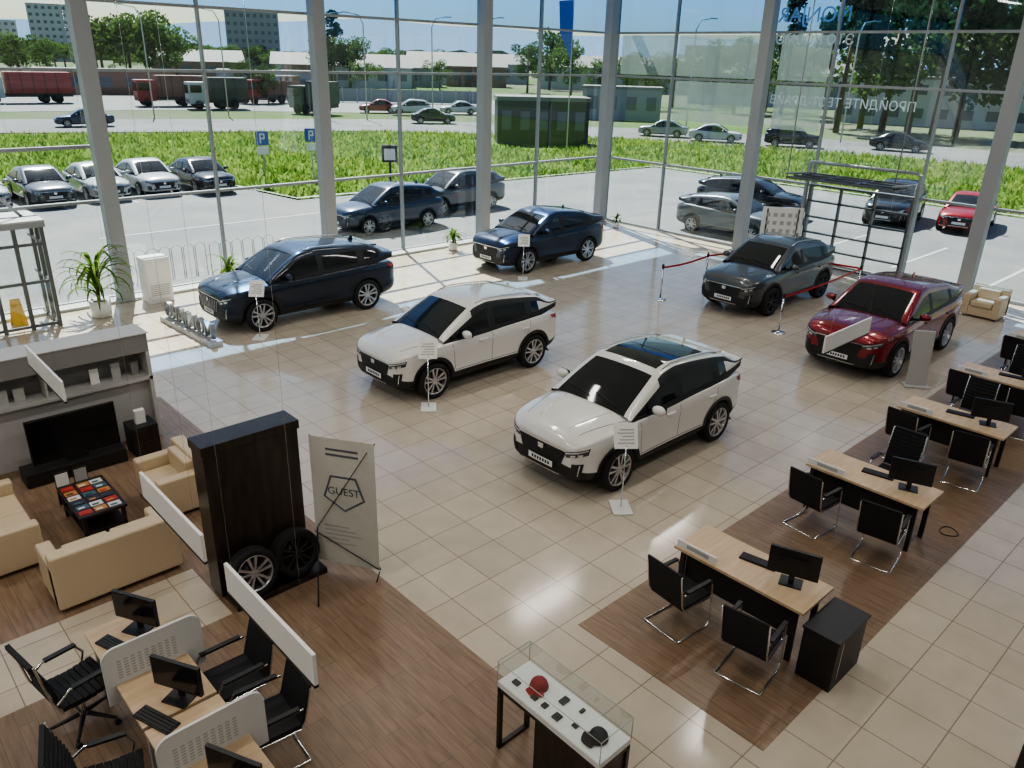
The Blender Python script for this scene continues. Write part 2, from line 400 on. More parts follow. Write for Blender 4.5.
    B.add([v.co[:] for v in m3.vertices],[tuple(p.vertices) for p in m3.polygons],[gl[p.material_index] for p in m3.polygons],True)
    def patch(bv,corners,org,dirv,m,off=.006,nu=8,nv=4,sm=True):
        d=Vector(dirv).normalized();c=[org(*q) for q in corners];vs=[]
        for j in range(nv+1):
            for i in range(nu+1):
                u=i/nu;v=j/nv
                p=(c[0]*(1-u)+c[1]*u)*(1-v)+(c[3]*(1-u)+c[2]*u)*v
                h=bv.ray_cast(p,d)
                if h[0] is None: return
                vs.append(h[0]-d*off)
        fs=[(j*(nu+1)+i,j*(nu+1)+i+1,(j+1)*(nu+1)+i+1,(j+1)*(nu+1)+i) for j in range(nv) for i in range(nu)]
        B.add(vs,fs,m,sm)
    def F(y,z): return Vector((-1,y,z))
    def front(cs,m,off=.006,nu=8,nv=4): patch(bvh,cs,F,(1,0,0),m,off,nu,nv)
    def side(cs,m,sg,off=.004,nu=6,nv=4): patch(bvh,cs,lambda x,z:Vector((x,sg*(hw+1),z)),(0,-sg,0),m,off,nu,nv)
    k=hw/.925
    zb=b-1.0
    if grille=='wide':
        front([(-.50*k,.70+zb),(.50*k,.70+zb),(.40*k,.43+zb),(-.40*k,.43+zb)],TRM,.008,12,5)
        for j in range(7):
            z=.47+j*.032;w_=.40+.1*(z-.43)/.27
            front([(-w_*k,z+zb+.006),(w_*k,z+zb+.006),(w_*k,z+zb),(-w_*k,z+zb)],ALYD,.016,8,1)
        front([(-.52*k,.72+zb),(.52*k,.72+zb),(.50*k,.70+zb),(-.50*k,.70+zb)],CHR,.012,8,1)
    else:
        front([(-.54*k,.72+zb),(.54*k,.72+zb),(.40*k,.38+zb),(-.40*k,.38+zb)],TRM,.008,12,5)
        for j in range(11):
            y=-.45+.09*j
            front([((y-.01)*k,.69+zb),((y+.01)*k,.69+zb),((y*.82+.01)*k,.41+zb),((y*.82-.01)*k,.41+zb)],ALY,.016,1,4)
        front([(-.55*k,.735+zb),(.55*k,.735+zb),(.54*k,.715+zb),(-.54*k,.715+zb)],CHR,.014,8,1)
    front([(-.52*k,.42),(.52*k,.42),(.48*k,.335),(-.48*k,.335)],TRM,.010)
    front([(-.4*k,.36),(.4*k,.36),(.38*k,.34),(-.38*k,.34)],ALY,.016,8,1)
    front([(-.27,.53),(.27,.53),(.27,.415),(-.27,.415)],TRM,.02,4,2)
    front([(-.25,.52),(.25,.52),(.25,.42),(-.25,.42)],PLT,.026,4,2)
    if detail:
        for j in range(7): front([(-.19+j*.055,.495),(-.155+j*.055,.495),(-.155+j*.055,.445),(-.19+j*.055,.445)],TRM,.029,1,1)
    front([(-.06,.68+zb),(.06,.68+zb),(.05,.60+zb),(-.05,.60+zb)],CHR,.03,3,3)
    for sg in (-1,1):
        d=(1,-.45*sg,0)
        def FS(y,z,sg=sg): return Vector((-.6,sg*(y+.31),z))
        patch(bvh,[(.42*k,.70+zb),(.86*k,.80+zb),(.84*k,.70+zb),(.47*k,.615+zb)],FS,d,LMPD,.008,10,5)
        patch(bvh,[(.45*k,.695+zb),(.84*k,.785+zb),(.835*k,.762+zb),(.455*k,.672+zb)],FS,d,LMP,.014,8,1)
        patch(bvh,[(.55*k,.675+zb),(.64*k,.69+zb),(.64*k,.65+zb),(.55*k,.635+zb)],FS,d,LMP,.015,3,3)
        patch(bvh,[(.68*k,.705+zb),(.76*k,.72+zb),(.76*k,.68+zb),(.68*k,.665+zb)],FS,d,LMP,.015,3,3)
        patch(bvh,[(.58*k,.54+zb),(.78*k,.56+zb),(.74*k,.37),(.54*k,.36)],FS,d,TRM,.01,6,6)
        patch(bvh,[(.71*k,.53+zb),(.73*k,.54+zb),(.70*k,.42),(.68*k,.41)],FS,d,LMP,.02,1,4)
        for xx in (xa,xr):
            N=28;vs=[]
            for i in range(N+1):
                a=radians(-20+220*i/N)
                for rr in (R+.042,R+.115):
                    px=xx+cos(a)*rr;pz=max(.27,R+sin(a)*rr)
                    h=bvh.ray_cast(Vector((px,sg*(hw+1),pz)),Vector((0,-sg,0)))
                    yy=h[0].y if h[0] else sg*hw*.97
                    vs.append((px,yy+sg*.010,pz))
                vs.append((xx+cos(a)*(R+.042),sg*(hw-.14),max(.27,R+sin(a)*(R+.042))))
            fs=[]
            for i in range(N):
                fs+=[(i*3,i*3+1,i*3+4,i*3+3),(i*3,i*3+3,i*3+5,i*3+2)]
            B.add(vs,fs,TRM if style!='sedan' else pm,True)
        wheel(B,xa,sg*(hw-.115),R,sg,darkwheel);wheel(B,xr,sg*(hw-.115),R,sg,darkwheel)
        def seam(x0,z0,x1,z1,w=.009):
            if abs(z1-z0)>abs(x1-x0): c=[(x0-w/2,z0),(x0+w/2,z0),(x1+w/2,z1),(x1-w/2,z1)];side(c,TRM,sg,.002,1,8)
            else: c=[(x0,z0-w/2),(x1,z0-w/2),(x1,z1+w/2),(x0,z1+w/2)];side(c,TRM,sg,.002,8,1)
        if detail:
            seam(fo+.50,.48,fo+.44,b-.06);seam(bp+.02,.46,bp+.04,b-.04);seam(xr-.42,.46,xr-.22,b-.3);seam(xr-.22,b-.3,xr-.12,b-.02)
            seam(fo+.5,.47,xr-.42,.47)
            side([(fo+.52,.40),(xr-.5,.40),(xr-.5,.375),(fo+.52,.375)],ALYD,sg,.012,8,1)
            for hx in (bp-.22,cp-.16):
                h=bvh.ray_cast(Vector((hx,sg*(hw+1),b-.13)),Vector((0,-sg,0)))
                if h[0]:
                    y=h[0].y;B.box(hx-.1,hx+.1,min(y-sg*.01,y+sg*.035),max(y-sg*.01,y+sg*.035),b-.145,b-.115,pm)
            side([(L-.34,b+.0),(L-.08,b-.02),(L-.06,b-.12),(L-.30,b-.07)],RLMP,sg,.008,5,3)
        mx=r['w0']+.44
        B.sph((mx,sg*(hw+.10),bb+.11),(.075,.12,.078),pm,16,10)
        B.tube([(mx+.02,sg*(hw-.10),bb+.02),(mx,sg*(hw+.05),bb+.05)],.025,TRM)
        B.box(mx+.055,mx+.078,min(sg*(hw+.01),sg*(hw+.19)),max(sg*(hw+.01),sg*(hw+.19)),bb+.06,bb+.16,GLS)
        if rails:
            pts=[]
            for i in range(9):
                s=r['w1']+.12+(r['re']-.10-r['w1']-.12)*i/8
                h=gbvh.ray_cast(Vector((s,sg*(hw*.72-.06),3)),Vector((0,0,-1)))
                if h[0]: pts.append((s,h[0].y,h[0].z+(.03 if 0<i<8 else .0)))
            if len(pts)>3: B.tube(pts,.014,ALY)
    for y0 in (-.5,.05):
        pts=[]
        for i in range(5):
            y=y0+.5*i/4;s=r['w0']+.06+.02*i
            h=gbvh.ray_cast(Vector((s,y,3)),Vector((0,0,-1)))
            if h[0]: pts.append(h[0]+Vector((0,0,.012)))
        if len(pts)>2: B.tube(pts,.007,TRM,6)
    if sunroof:
        def T(x,y): return Vector((x,y,3))
        patch(gbvh,[(r['w1']+.06,-.52),(r['w1']+1.36,-.50),(r['w1']+1.36,.50),(r['w1']+.06,.52)],T,(0,0,-1),GLS,.006,12,8)
        patch(gbvh,[(r['w1']+.66,-.5),(r['w1']+.68,-.5),(r['w1']+.68,.5),(r['w1']+.66,.5)],T,(0,0,-1),ALYD,.010,1,8)
    if detail:
        def T(x,y): return Vector((x,y,3))
        for sg in (-1,1):
            patch(bvh,[(.22,sg*.53),(fo+.25,sg*.74),(fo+.25,sg*.75),(.22,sg*.54)],T,(0,0,-1),TRM,.002,8,1)
            p=[bvh.ray_cast(Vector((x,sg*(.30+.17*(x-.25)/fo),3)),Vector((0,0,-1)))[0] for x in np.linspace(.25,fo+.2,8)]
            p=[q-Vector((0,0,.006)) for q in p if q]
            if len(p)>3: B.tube(p,.016,pm,8)
    xe=r['re']+.02
    if style!='sedan':
        z=top(r['re'])
        B.hexa([(xe-.1,-hw*.62,z-.035),(xe+.16,-hw*.58,z-.05),(xe+.16,hw*.58,z-.05),(xe-.1,hw*.62,z-.035),(xe-.1,-hw*.62,z+.012),(xe+.16,-hw*.58,z-.015),(xe+.16,hw*.58,z-.015),(xe-.1,hw*.62,z+.012)],pm)
    B.hexa([(r['re']-.35,-.02,H-.11),(r['re']-.18,-.02,H-.12),(r['re']-.18,.02,H-.12),(r['re']-.35,.02,H-.11),(r['re']-.24,-.01,H+.02),(r['re']-.2,-.01,H+.02),(r['re']-.2,.01,H+.02),(r['re']-.24,.01,H+.02)],pm)
    return B.build(name,loc,rz,recalc=False)
P_W=paint('white',(.70,.69,.66),0,.25)
P_B=paint('deep_blue',(.010,.018,.038),.5,.28)
P_B2=paint('navy',(.006,.014,.042),.5,.28)
P_G=paint('grey',(.075,.08,.085),.5,.3)
P_R=paint('red',(.20,.003,.010),.4,.25)
def icar(near_y,fx,**k):
    W=k.get('W',1.85);fo=k.get('fo',.9)
    return car('suv_car',(fx-fo,near_y+W/2,0),0,k.pop('pm'),**k)
icar(16.43,7.63,pm=P_B,L=4.66,W=1.895,H=1.71,wb=2.845,fo=.85,R=.39,style='suv',grille='vert',rails=True,belt=1.10,pillar=4.15,lift=.03)
icar(10.84,8.31,pm=P_W,L=4.20,W=1.8,H=1.63,wb=2.6,fo=.77,R=.36,style='suv',belt=1.06,pillar=3.6,rails=True,lift=.02,blackroof=True)
icar(6.34,8.31,pm=P_W,L=4.22,W=1.8,H=1.63,wb=2.6,fo=.79,R=.36,style='suv',belt=1.06,pillar=3.6,sunroof=True,rails=True,lift=.02,blackroof=True)
icar(16.55,16.24,pm=P_B2,L=4.50,W=1.88,H=1.69,wb=2.7,fo=.87,R=.39,style='coupe',belt=1.11,lift=.03)
icar(9.57,18.30,pm=P_G,L=4.45,W=1.83,H=1.68,wb=2.7,fo=.9,R=.38,style='suv',belt=1.09,rails=True,pillar=3.8,darkwheel=True,lift=.02,
     roof=dict(w0=.9+.24,w1=.9+1.08,pk=2.5,re=3.7,rz=1.56,e=4.35,ez=1.22))
icar(5.58,16.45,pm=P_R,L=4.6,W=1.88,H=1.68,wb=2.7,fo=.91,R=.385,style='coupe',belt=1.10,lift=.02)
def info_stand(x,y,rz=0):
    b=MB();b.box(-.2,.2,-.14,.14,.005,.025,WHT);b.tube([(0,.0,.02),(.0,0,1.02)],.011,CHR)
    b.hexa([(-.01,-.17,.98),(.0,-.17,.97),(.0,.17,.97),(-.01,.17,.98),(.17,-.17,1.30),(.18,-.17,1.29),(.18,.17,1.29),(.17,.17,1.30)],PAPER)
    for j in range(5):
        t=.2+j*.13;x_=-.012+.18*t;z_=.98+.32*t
        b.hexa([(x_-.006,-.12,z_),(x_,-.12,z_-.004),(x_,.12-.03*(j%3),z_-.004),(x_-.006,.12-.03*(j%3),z_),(x_+.004,-.12,z_+.015),(x_+.01,-.12,z_+.011),(x_+.01,.12-.03*(j%3),z_+.011),(x_+.004,.12-.03*(j%3),z_+.015)],GRY)
    return b.build('info_stand',(x,y,0),rz)
info_stand(7.95,6.0,.9);info_stand(7.95,10.6,.9);info_stand(7.35,16.1,.8);info_stand(15.7,16.2,.8)
b=MB();b.box(-.25,.25,-.15,.15,.003,.03,GRY);b.hexa([(-.2,-.02,.03),(.2,-.02,.03),(.2,.02,.03),(-.2,.02,.03),(-.2,.13,1.15),(.2,.13,1.15),(.2,.17,1.15),(-.2,.17,1.15)],GRY)
b.build('price_stand',(16.3,5.1,0),-.9,bevel=.005)
b=MB();b.box(-1.3,1.3,-.14,.14,0,.13,GRY);o=b.build('letter_sign',(6.28,17.4,0),radians(93),bevel=.01)
text('letters','MONJARO',.52,frame((-.05,1,0),(0,0,1),(6.28,17.4,.32)),mat('steel_letters',(.22,.23,.24),.4,.3),.05,o)
# ------------------------------------------------------------------ rope barrier
def stanchion(x,y):
    b=MB();b.lathe([(.17,0),(.17,.015),(.1,.03),(.03,.045),(.028,.05)],CHR,n=24);b.tube([(0,0,.04),(0,0,.92)],.025,CHR,12);b.lathe([(.035,.88),(.035,.98),(.02,1.0)],BLK,n=12)
    return b.build('barrier_post',(x,y,0))
ps=[(17.2,12.3),(19.4,12.35),(17.2,8.72),(21.6,8.84),(21.7,12.3)]
for p in ps: stanchion(*p)
def belt(a,c):
    b=MB();N=8
    vs=[];
    for i in range(N+1):
        t=i/N;z=.93-.05*sin(pi*t);x=a[0]+(c[0]-a[0])*t;y=a[1]+(c[1]-a[1])*t
        vs+=[(x,y,z),(x,y,z-.055)]
    b.add(vs,[(2*i,2*i+1,2*i+3,2*i+2) for i in range(N)],RED);b.build('barrier_belt')
belt(ps[0],ps[1]);belt(ps[1],ps[4]);belt(ps[2],ps[3]);belt(ps[3],ps[4])
b=MB();b.box(-.03,.03,-.5,-.45,0,1.9,CHR);b.box(-.03,.03,.45,.5,0,1.9,CHR);b.box(-.02,.02,-.62,.62,1.05,1.95,WHT)
for i in range(5):
    for j in range(3): b.box(-.03,-.021,-.5+i*.22,-.38+i*.22,1.15+j*.25,1.27+j*.25,GRY)
b.box(-.25,.25,-.5,-.45,0,.03,CHR);b.box(-.25,.25,.45,.5,0,.03,CHR);b.build('notice_board',(23.1,12.2,0),radians(40))
# ------------------------------------------------------------------ furniture
def cantilever_chair(x,y,rz,h=.95):
    b=MB()
    for s in (-.25,.25):
        pts=[(-.24,s,.64),(.20,s,.66),(.24,s,.60),(.25,s,.45),(.27,s,.08),(.22,s,.022),(.1,s,.015),(-.26,s,.015)]
        b.tube(pts,.012,CHR,8)
        b.tube([(.22,s,.43),(-.20,s,.42),(-.25,s,.50),(-.32,s,h-.03)],.011,CHR,8)
        b.box(-.2,.2,s-.025,s+.025,.655,.68,BLK)
    b.tube([(-.26,-.25,.015),(-.26,.25,.015)],.012,CHR,8)
    b.tube([(.2,-.25,.43),(.2,.25,.43)],.011,CHR,8)
    b.hexa([(-.22,-.235,.42),(.25,-.235,.43),(.25,.235,.43),(-.22,.235,.42),(-.22,-.235,.465),(.25,-.235,.475),(.25,.235,.475),(-.22,.235,.465)],BLKF)
    b.hexa([(-.235,-.24,.46),(-.21,-.24,.46),(-.21,.24,.46),(-.235,.24,.46),(-.34,-.24,h),(-.315,-.24,h),(-.315,.24,h),(-.34,.24,h)],BLKF)
    return b.build('visitor_chair',(x,y,0),rz,bevel=.008)
def office_chair(x,y,rz):
    b=MB()
    for k in range(5):
        a=2*pi*k/5+.3;c=Vector((cos(a),sin(a),0))
        b.tube([Vector((0,0,.13))+c*.04,Vector((0,0,.08))+c*.31],.025,BLK,8,r1=.016)
        p=Vector((0,0,.03))+c*.31
        b.lathe([(.0005,-.02),(.03,-.02),(.03,.02),(0.0005,.02)],BLK,p,'y',12)
    b.tube([(0,0,.1),(0,0,.42)],.028,CHR,12);b.box(-.12,.12,-.1,.1,.40,.44,BLK)
    for i in range(8):
        x0=-.23+i*.06;z=.47+.012*abs(i-3.5)*.5
        b.box(x0,x0+.055,-.24,.24,z-.03,z+.02,BLKF)
    for i in range(11):
        z=.52+i*.052;xx=-.26-.012*i+.02*sin(i*.4)
        b.box(xx-.02,xx+.02,-.23,.23,z,z+.046,BLKF)
    for s in (-.27,.27):
        b.tube([(.16,s,.44),(.20,s,.58),(.14,s,.68),(-.16,s,.69),(-.28,s,.6)],.014,CHR,8)
        b.box(-.14,.15,s-.028,s+.028,.685,.71,BLK);b.tube([(-.24,s*.88,.45),(-.30,s*.88,.6),(-.38,s*.88,1.08)],.012,CHR,8)
    return b.build('office_chair',(x,y,0),rz,bevel=.006)
def monitor(b,x,y,z,rz,w=.54,h=.32):
    M0=b.M.copy();b.M=M0@Matrix.Translation((x,y,z))@Matrix.Rotation(rz,4,'Z')
    b.box(-.1,.1,-.12,.12,0,.012,BLK);b.box(.01,.035,-.03,.03,.01,.2,BLK)
    b.box(-.015,.02,-w/2,w/2,.1,.1+h,BLK);b.box(-.017,-.015,-w/2+.012,w/2-.012,.115,.1+h-.012,SCRN);b.box(.02,.05,-.15,.15,.15,.33,BLK)
    b.M=M0
def keyboard(b,x,y,z,rz):
    M0=b.M.copy();b.M=M0@Matrix.Translation((x,y,z))@Matrix.Rotation(rz,4,'Z')
    b.box(-.07,.07,-.21,.21,0,.018,BLK)
    for i in range(4):
        b.box(-.06+i*.032,-.034+i*.032,-.2,.2,.018,.024,TRM)
    b.M=M0
def sales_desk(x0,x1,y0,y1,cab=True):
    xc=(x0+x1)/2;b=MB()
    b.box(x0,x1,y0,y1,.715,.75,DESKW)
    for y in (y0+.12,y1-.08): 
        b.box(x0+.08,x0+.12,y-.03,y+.03,0,.715,BLK);b.box(x1-.12,x1-.08,y-.03,y+.03,0,.715,BLK);b.box(x0+.08,x1-.08,y-.03,y+.03,.68,.715,BLK)
    b.box(x0+.14,x0+.17,y0+.12,y1-.1,.28,.70,BLK)
    b.box(x0+.03,x0+.05,y1-.55,y1-.02,.75,.84,WHT);b.box(x0+.028,x0+.03,y1-.45,y1-.15,.77,.82,GRY)
    o=b.build('sales_desk',bevel=.004)
    if cab:
        c=MB();c.box(x0-.02,x1-.03,y0-.42,y0-.04,0,.62,BLK);c.box(x0-.04,x1-.01,y0-.44,y0-.03,.62,.65,BLK);c.box(x0+.1,x0+.11,y0-.425,y0-.42,.1,.6,CHR)
        c.build('side_cabinet',bevel=.01)
    m=MB();monitor(m,xc+.05,y0+.36,.751,radians(200));m.build('monitor')
    m=MB();keyboard(m,xc+.12,y0+.80,.751,radians(10));m.build('keyboard')
for i,(x0,x1) in enumerate(((6.8,7.48),(9.95,10.65),(13.1,13.8),(15.75,16.4),(18.8,19.5))):
    sales_desk(x0,x1,2.66,4.3,cab=(i==0))
    cantilever_chair(x0-.32,3.95,radians(-6));cantilever_chair(x0-.38,2.98,radians(8))
    if i>0: office_chair(x1+.45,3.5,radians(180))
b=MB();pts=[(11.0+.13*cos(t*.5)+.02*sin(t),2.55+.12*sin(t*.5),.012) for t in range(40)];b.tube(pts,.006,BLK,5);b.build('cable_coil')
b=MB();b.box(7.2,9.4,-.35,.62,0,.72,DWOOD);b.box(7.15,9.45,-.4,.67,.72,.76,DWOOD);b.build('reception_counter',bevel=.01)
b=MB()
b.box(1.18,1.82,5.62,7.2,.715,.75,DESKW);b.box(1.18,1.82,3.9,5.58,.715,.75,DESKW)
for y in (7.1,5.7,5.5,4.0):
    b.box(1.22,1.27,y-.03,y+.03,0,.715,GRY);b.box(1.73,1.78,y-.03,y+.03,0,.715,GRY)
b.box(1.55,1.57,3.95,7.15,.3,.7,DESKW)
b.build('office_desk',bevel=.004)
DIV=mat('divider_panel',(.66,.67,.66),.4)
def divider(y,x0,x1):
    b=MB();N=8
    pr=[(x0,.55)]+[(x1,.55)]+[(x1-.12+.12*cos(t*pi/2/N),1.02+.12*sin(t*pi/2/N)) for t in range(N+1)]+[(x0+.12-.12*cos(t*pi/2/N),1.02+.12*sin(t*pi/2/N)) for t in range(N,-1,-1)]
    n=len(pr);vs=[(x,y-.012,z) for x,z in pr]+[(x,y+.012,z) for x,z in pr]
    b.add(vs,[tuple(range(n)),tuple(range(2*n-1,n-1,-1))]+[(i,(i+1)%n,n+(i+1)%n,n+i) for i in range(n)],DIV)
    for r_ in range(7):
        for c_ in range(9): b.box(x0+.12+.06*c_,x0+.155+.06*c_,y-.0135,y-.012,.80+.03*r_,.815+.03*r_,GRY)
    b.build('desk_divider')
divider(6.28,1.1,1.98);divider(5.0,1.1,1.98)
for (x,y,r_) in ((1.6,6.9,.5),(1.55,5.75,.5),(1.5,4.5,.45)):
    m=MB();monitor(m,x,y,.751,r_,.5,.3);m.build('monitor')
    m=MB();keyboard(m,x-.25,y-.12,.751,r_*.7);m.build('keyboard')
    m=MB();m.sph((0,0,.015),(.05,.032,.018),BLK);m.build('computer_mouse',(x-.12,y-.42,.752))
office_chair(.98,6.85,radians(10));office_chair(.86,5.5,radians(-15))
cantilever_chair(2.12,6.0,radians(180),.86);cantilever_chair(2.12,5.3,radians(175),.86)
def board(p0,p1,z=2.2,h=.28):
    b=MB();x0,y0=p0;x1,y1=p1;d=Vector((x1-x0,y1-y0,0));n=Vector((-d.y,d.x,0)).normalized()*.014
    P=[];
    for zz in (z-h,z):
        P+=[(x0-n.x,y0-n.y,zz),(x1-n.x,y1-n.y,zz),(x1+n.x,y1+n.y,zz),(x0+n.x,y0+n.y,zz)]
    b.hexa(P,WHT)
    n2=n*1.2
    P=[]
    for zz in (z-h-.012,z-h+.012):
        P+=[(x0-n2.x,y0-n2.y,zz),(x1-n2.x,y1-n2.y,zz),(x1+n2.x,y1+n2.y,zz),(x0+n2.x,y0+n2.y,zz)]
    b.hexa(P,TRM)
    for t in (.08,.92):
        b.tube([(x0+d.x*t,y0+d.y*t,z),(x0+d.x*t,y0+d.y*t,8.98)],.0012,CHR,5)
    b.build('hanging_board')
board((1.95,3.95),(1.95,5.35));board((1.97,5.85),(1.97,7.3));board((2.05,10.2),(2.05,11.9));board((11.3,4.95),(12.9,4.95))
b=MB();b.box(2.78,3.95,7.42,8.1,0.004,.08,DWOOD);b.box(2.72,3.85,7.70,8.02,.08,2.02,DWOOD);b.box(2.70,3.87,7.68,8.04,1.94,2.05,DWOOD)
b.build('wheel_display_stand',bevel=.006)
def loose_wheel(x,y,z,rx,dark,R=.3):
    B=MB();wheel(B,0,0,R,-1,dark,.09);o=B.build('alloy_wheel',recalc=False);o.matrix_world=Matrix.Translation((x,y,z))@Matrix.Rotation(rx,4,'X')
loose_wheel(3.05,7.48,.085,radians(-12),False);loose_wheel(3.62,7.52,.085,radians(-12),True)
BNR=mat('banner_cloth',(.58,.58,.52),.6,noise=(2,(.66,.66,.60),3));BGR=mat('banner_print',(.12,.14,.16),.6)
p0=Vector((3.93,7.6,0));p1=Vector((4.38,6.9,0));d=(p1-p0);dn=d.normalized();nn=Vector((-dn.y,dn.x,0))
b=MB()
def bq(u,z,off=0): q=p0+d*u-nn*off;return (q.x,q.y,z)
b.add([bq(0,.12),bq(1,.12),bq(1,1.86),bq(0,1.86)],[(0,1,2,3)],BNR)
cx=.5
for sd_ in (1,-1):
    for (rr,m,of) in ((.30,BGR,.004),(.265,BNR,.007)):
        pts=[bq(cx+rr*cos(pi/2+2*pi*k/5)*1.15,1.15-rr*sin(pi/2+2*pi*k/5)*.9,of*sd_) for k in range(5)];b.add(pts,[tuple(range(5))],m)
    for kx in range(2): b.add([bq(.25,1.70-.07*kx,.004*sd_),bq(.75,1.70-.07*kx,.004*sd_),bq(.75,1.73-.07*kx,.004*sd_),bq(.25,1.73-.07*kx,.004*sd_)],[(0,1,2,3)],BGR)
    for kx in range(5): b.add([bq(.15,.65-.06*kx,.004*sd_),bq(.55+.1*(kx%3),.65-.06*kx,.004*sd_),bq(.55+.1*(kx%3),.668-.06*kx,.004*sd_),bq(.15,.668-.06*kx,.004*sd_)],[(0,1,2,3)],GRY)
b.tube([bq(0,.1,-.03),bq(.5,1.0,-.08),bq(1,1.86,-.02)],.008,BLK);b.tube([bq(1,.1,-.03),bq(.5,1.0,-.08),bq(0,1.86,-.02)],.008,BLK)
b.tube([bq(.0,.55,.02),bq(1,.14,.02)],.007,BLK);b.tube([bq(.05,.62,.02),bq(.9,1.75,.02)],.005,BLK)
b.tube([bq(.05,.62,.03),(3.52,6.9,.01)],.009,BLK)
b.tube([bq(0,.1,0),bq(0,.012,.1)],.009,BLK);b.tube([bq(1,.1,0),bq(1,.012,.1)],.009,BLK)
o=b.build('banner_stand',recalc=False)
text('banner_text','GUEST',.14,frame((dn.x,dn.y,0),(0,0,1),Vector(bq(cx,1.16,.012))),BGR,.001,o)
def sofa(x0,x1,y0,y1,face,name='sofa',h=.75):
    W=(x1-x0);D=(y1-y0)
    if face in('+x','-x'): w,dp=D,W
    else: w,dp=W,D
    b=MB();b.box(-w/2+.03,w/2-.03,-dp/2+.03,dp/2-.03,.05,.30,CREAM)
    b.box(-w/2,w/2,-dp/2,-dp/2+.2,.05,h,CREAM)
    for s in (-1,1): b.box(min(s*w/2,s*(w/2-.17)),max(s*w/2,s*(w/2-.17)),-dp/2+.02,dp/2,.05,.60 if h>.7 else h,CREAM)
    n=2 if w>1.2 else 1;iw=(w-.36)/n
    for i in range(n):
        xa=-w/2+.18+i*iw
        b.box(xa+.005,xa+iw-.005,-dp/2+.2,dp/2-.01,.30,.44,CREAM)
        b.box(xa+.01,xa+iw-.01,-dp/2+.16,-dp/2+.32,.42,h-.04,CREAM)
    for sx in (-1,1):
        for sy in (-1,1): b.box(sx*(w/2-.08)-.03,sx*(w/2-.08)+.03,sy*(dp/2-.08)-.03,sy*(dp/2-.08)+.03,0,.06,BLK)
    b.build(name,((x0+x1)/2,(y0+y1)/2,0),{'+y':0,'-y':pi,'+x':-pi/2,'-x':pi/2}[face],bevel=.035,seg=3)
sofa(1.25,2.66,8.68,9.4,'+y');sofa(2.85,3.6,9.85,10.85,'-x','armchair');sofa(.55,1.42,9.85,11.35,'+x')
sofa(22.5,23.3,5.5,6.4,'-x','armchair');sofa(22.7,23.5,3.9,4.9,'-x','armchair')
b=MB();b.box(1.87,2.45,9.92,10.95,.40,.44,DWOOD);b.box(1.9,2.42,9.95,10.92,.15,.18,DWOOD)
for x in (1.9,2.38):
    for y in (9.95,10.87): b.box(x,x+.05,y,y+.05,0,.4,DWOOD)
b.build('coffee_table',bevel=.004)
b=MB()
cs=[mat('mag_red',(.4,.04,.03),.4),mat('mag_white',(.6,.6,.58),.4),mat('mag_teal',(.06,.12,.15),.4),mat('mag_orange',(.45,.2,.06),.4),mat('mag_dark',(.04,.04,.05),.4)]
for i in range(3):
    for j in range(6):
        x=1.9+i*.18+random.uniform(-.01,.01);y=9.97+j*.155
        b.box(x,x+.15,y,y+.12,.441,.446+.004*random.random(),cs[(i*3+j*2+i*j)%5]);b.box(x+.02,x+.1,y+.02,y+.06,.4465,.4515,cs[(i+j)%5])
b.build('magazines')
b=MB();UX0,UX1=-1.5,3.85
UG=mat('unit_grey',(.26,.255,.25),.5);UL=mat('unit_light',(.48,.47,.46),.5)
b.box(UX0,UX1,13.0,13.15,0,1.8,UG);b.box(UX0,UX1,12.6,13.0,1.5,1.8,UG);b.box(UX0-.02,UX1+.02,12.58,13.15,1.8,1.82,UL);b.box(UX0,UX1,12.6,13.0,1.02,1.08,UL)
b.box(UX0,UX1,12.75,13.0,0,1.02,UL);b.box(UX1-.06,UX1,12.6,13.0,0,1.5,UL)
for x in (.9,2.3): b.box(x,x+.03,12.62,13.0,1.08,1.5,UL)
b.build('wall_unit',bevel=.004)
b=MB()
x=.95
while x<3.6:
    w=random.uniform(.1,.2);h=random.uniform(.2,.32)
    if not (2.1<x<2.35) and random.random()<.7: b.box(x,x+w,12.78,12.80,1.081,1.081+h,random.choice([PAPER,GRY,GRY,UG]))
    x+=w+random.uniform(.05,.2)
b.build('shelf_brochures')
b=MB();b.box(1.7,3.1,12.0,12.4,0.005,.22,BLK);b.box(2.3,2.6,12.15,12.25,.22,.3,BLK);b.box(1.85,3.08,12.16,12.21,.27,.97,BLK);b.box(1.865,3.065,12.155,12.16,.285,.955,SCRN)
b.build('television',bevel=.005)
b=MB();b.box(3.22,3.62,12.0,12.4,0.005,.5,BLK);b.box(3.24,3.6,11.99,12.0,.05,.24,DWOOD);b.box(3.24,3.6,11.99,12.0,.27,.46,DWOOD);b.build('black_cabinet',bevel=.005)
b=MB();b.box(3.35,3.5,12.15,12.25,.5,.72,PAPER);b.build('brochure_holder')
b=MB();b.box(1.92,2.1,11.25,11.27,0.001,.5,BLK);b.box(1.93,2.09,11.24,11.25,.25,.48,PAPER);b.box(2.16,2.34,11.25,11.27,0.001,.5,BLK);b.box(2.17,2.33,11.24,11.25,.25,.48,GRY);b.build('leaflet_rack')
b=MB();X0,X1,Y0,Y1=3.74,4.14,2.8,4.02
b.box(X0,X1,Y0,Y1,.74,.80,WHT);b.box(X0+.01,X1-.01,Y0+.01,Y1-.01,.80,.803,PAPER)
for x in (X0,X1-.04):
    for y in (Y0,Y1-.04): b.box(x,x+.04,y,y+.04,0,.74,DWOOD)
for y in (Y0,Y1-.04): b.box(X0,X1,y,y+.04,.0,.04,DWOOD);b.box(X0,X1,y,y+.04,.70,.74,DWOOD)
for x in (X0,X1-.04): b.box(x,x+.04,Y0,Y1,.70,.74,DWOOD)
b.box(X0+.02,X1-.02,Y0+.02,Y0+.75,.1,.7,DWOOD)
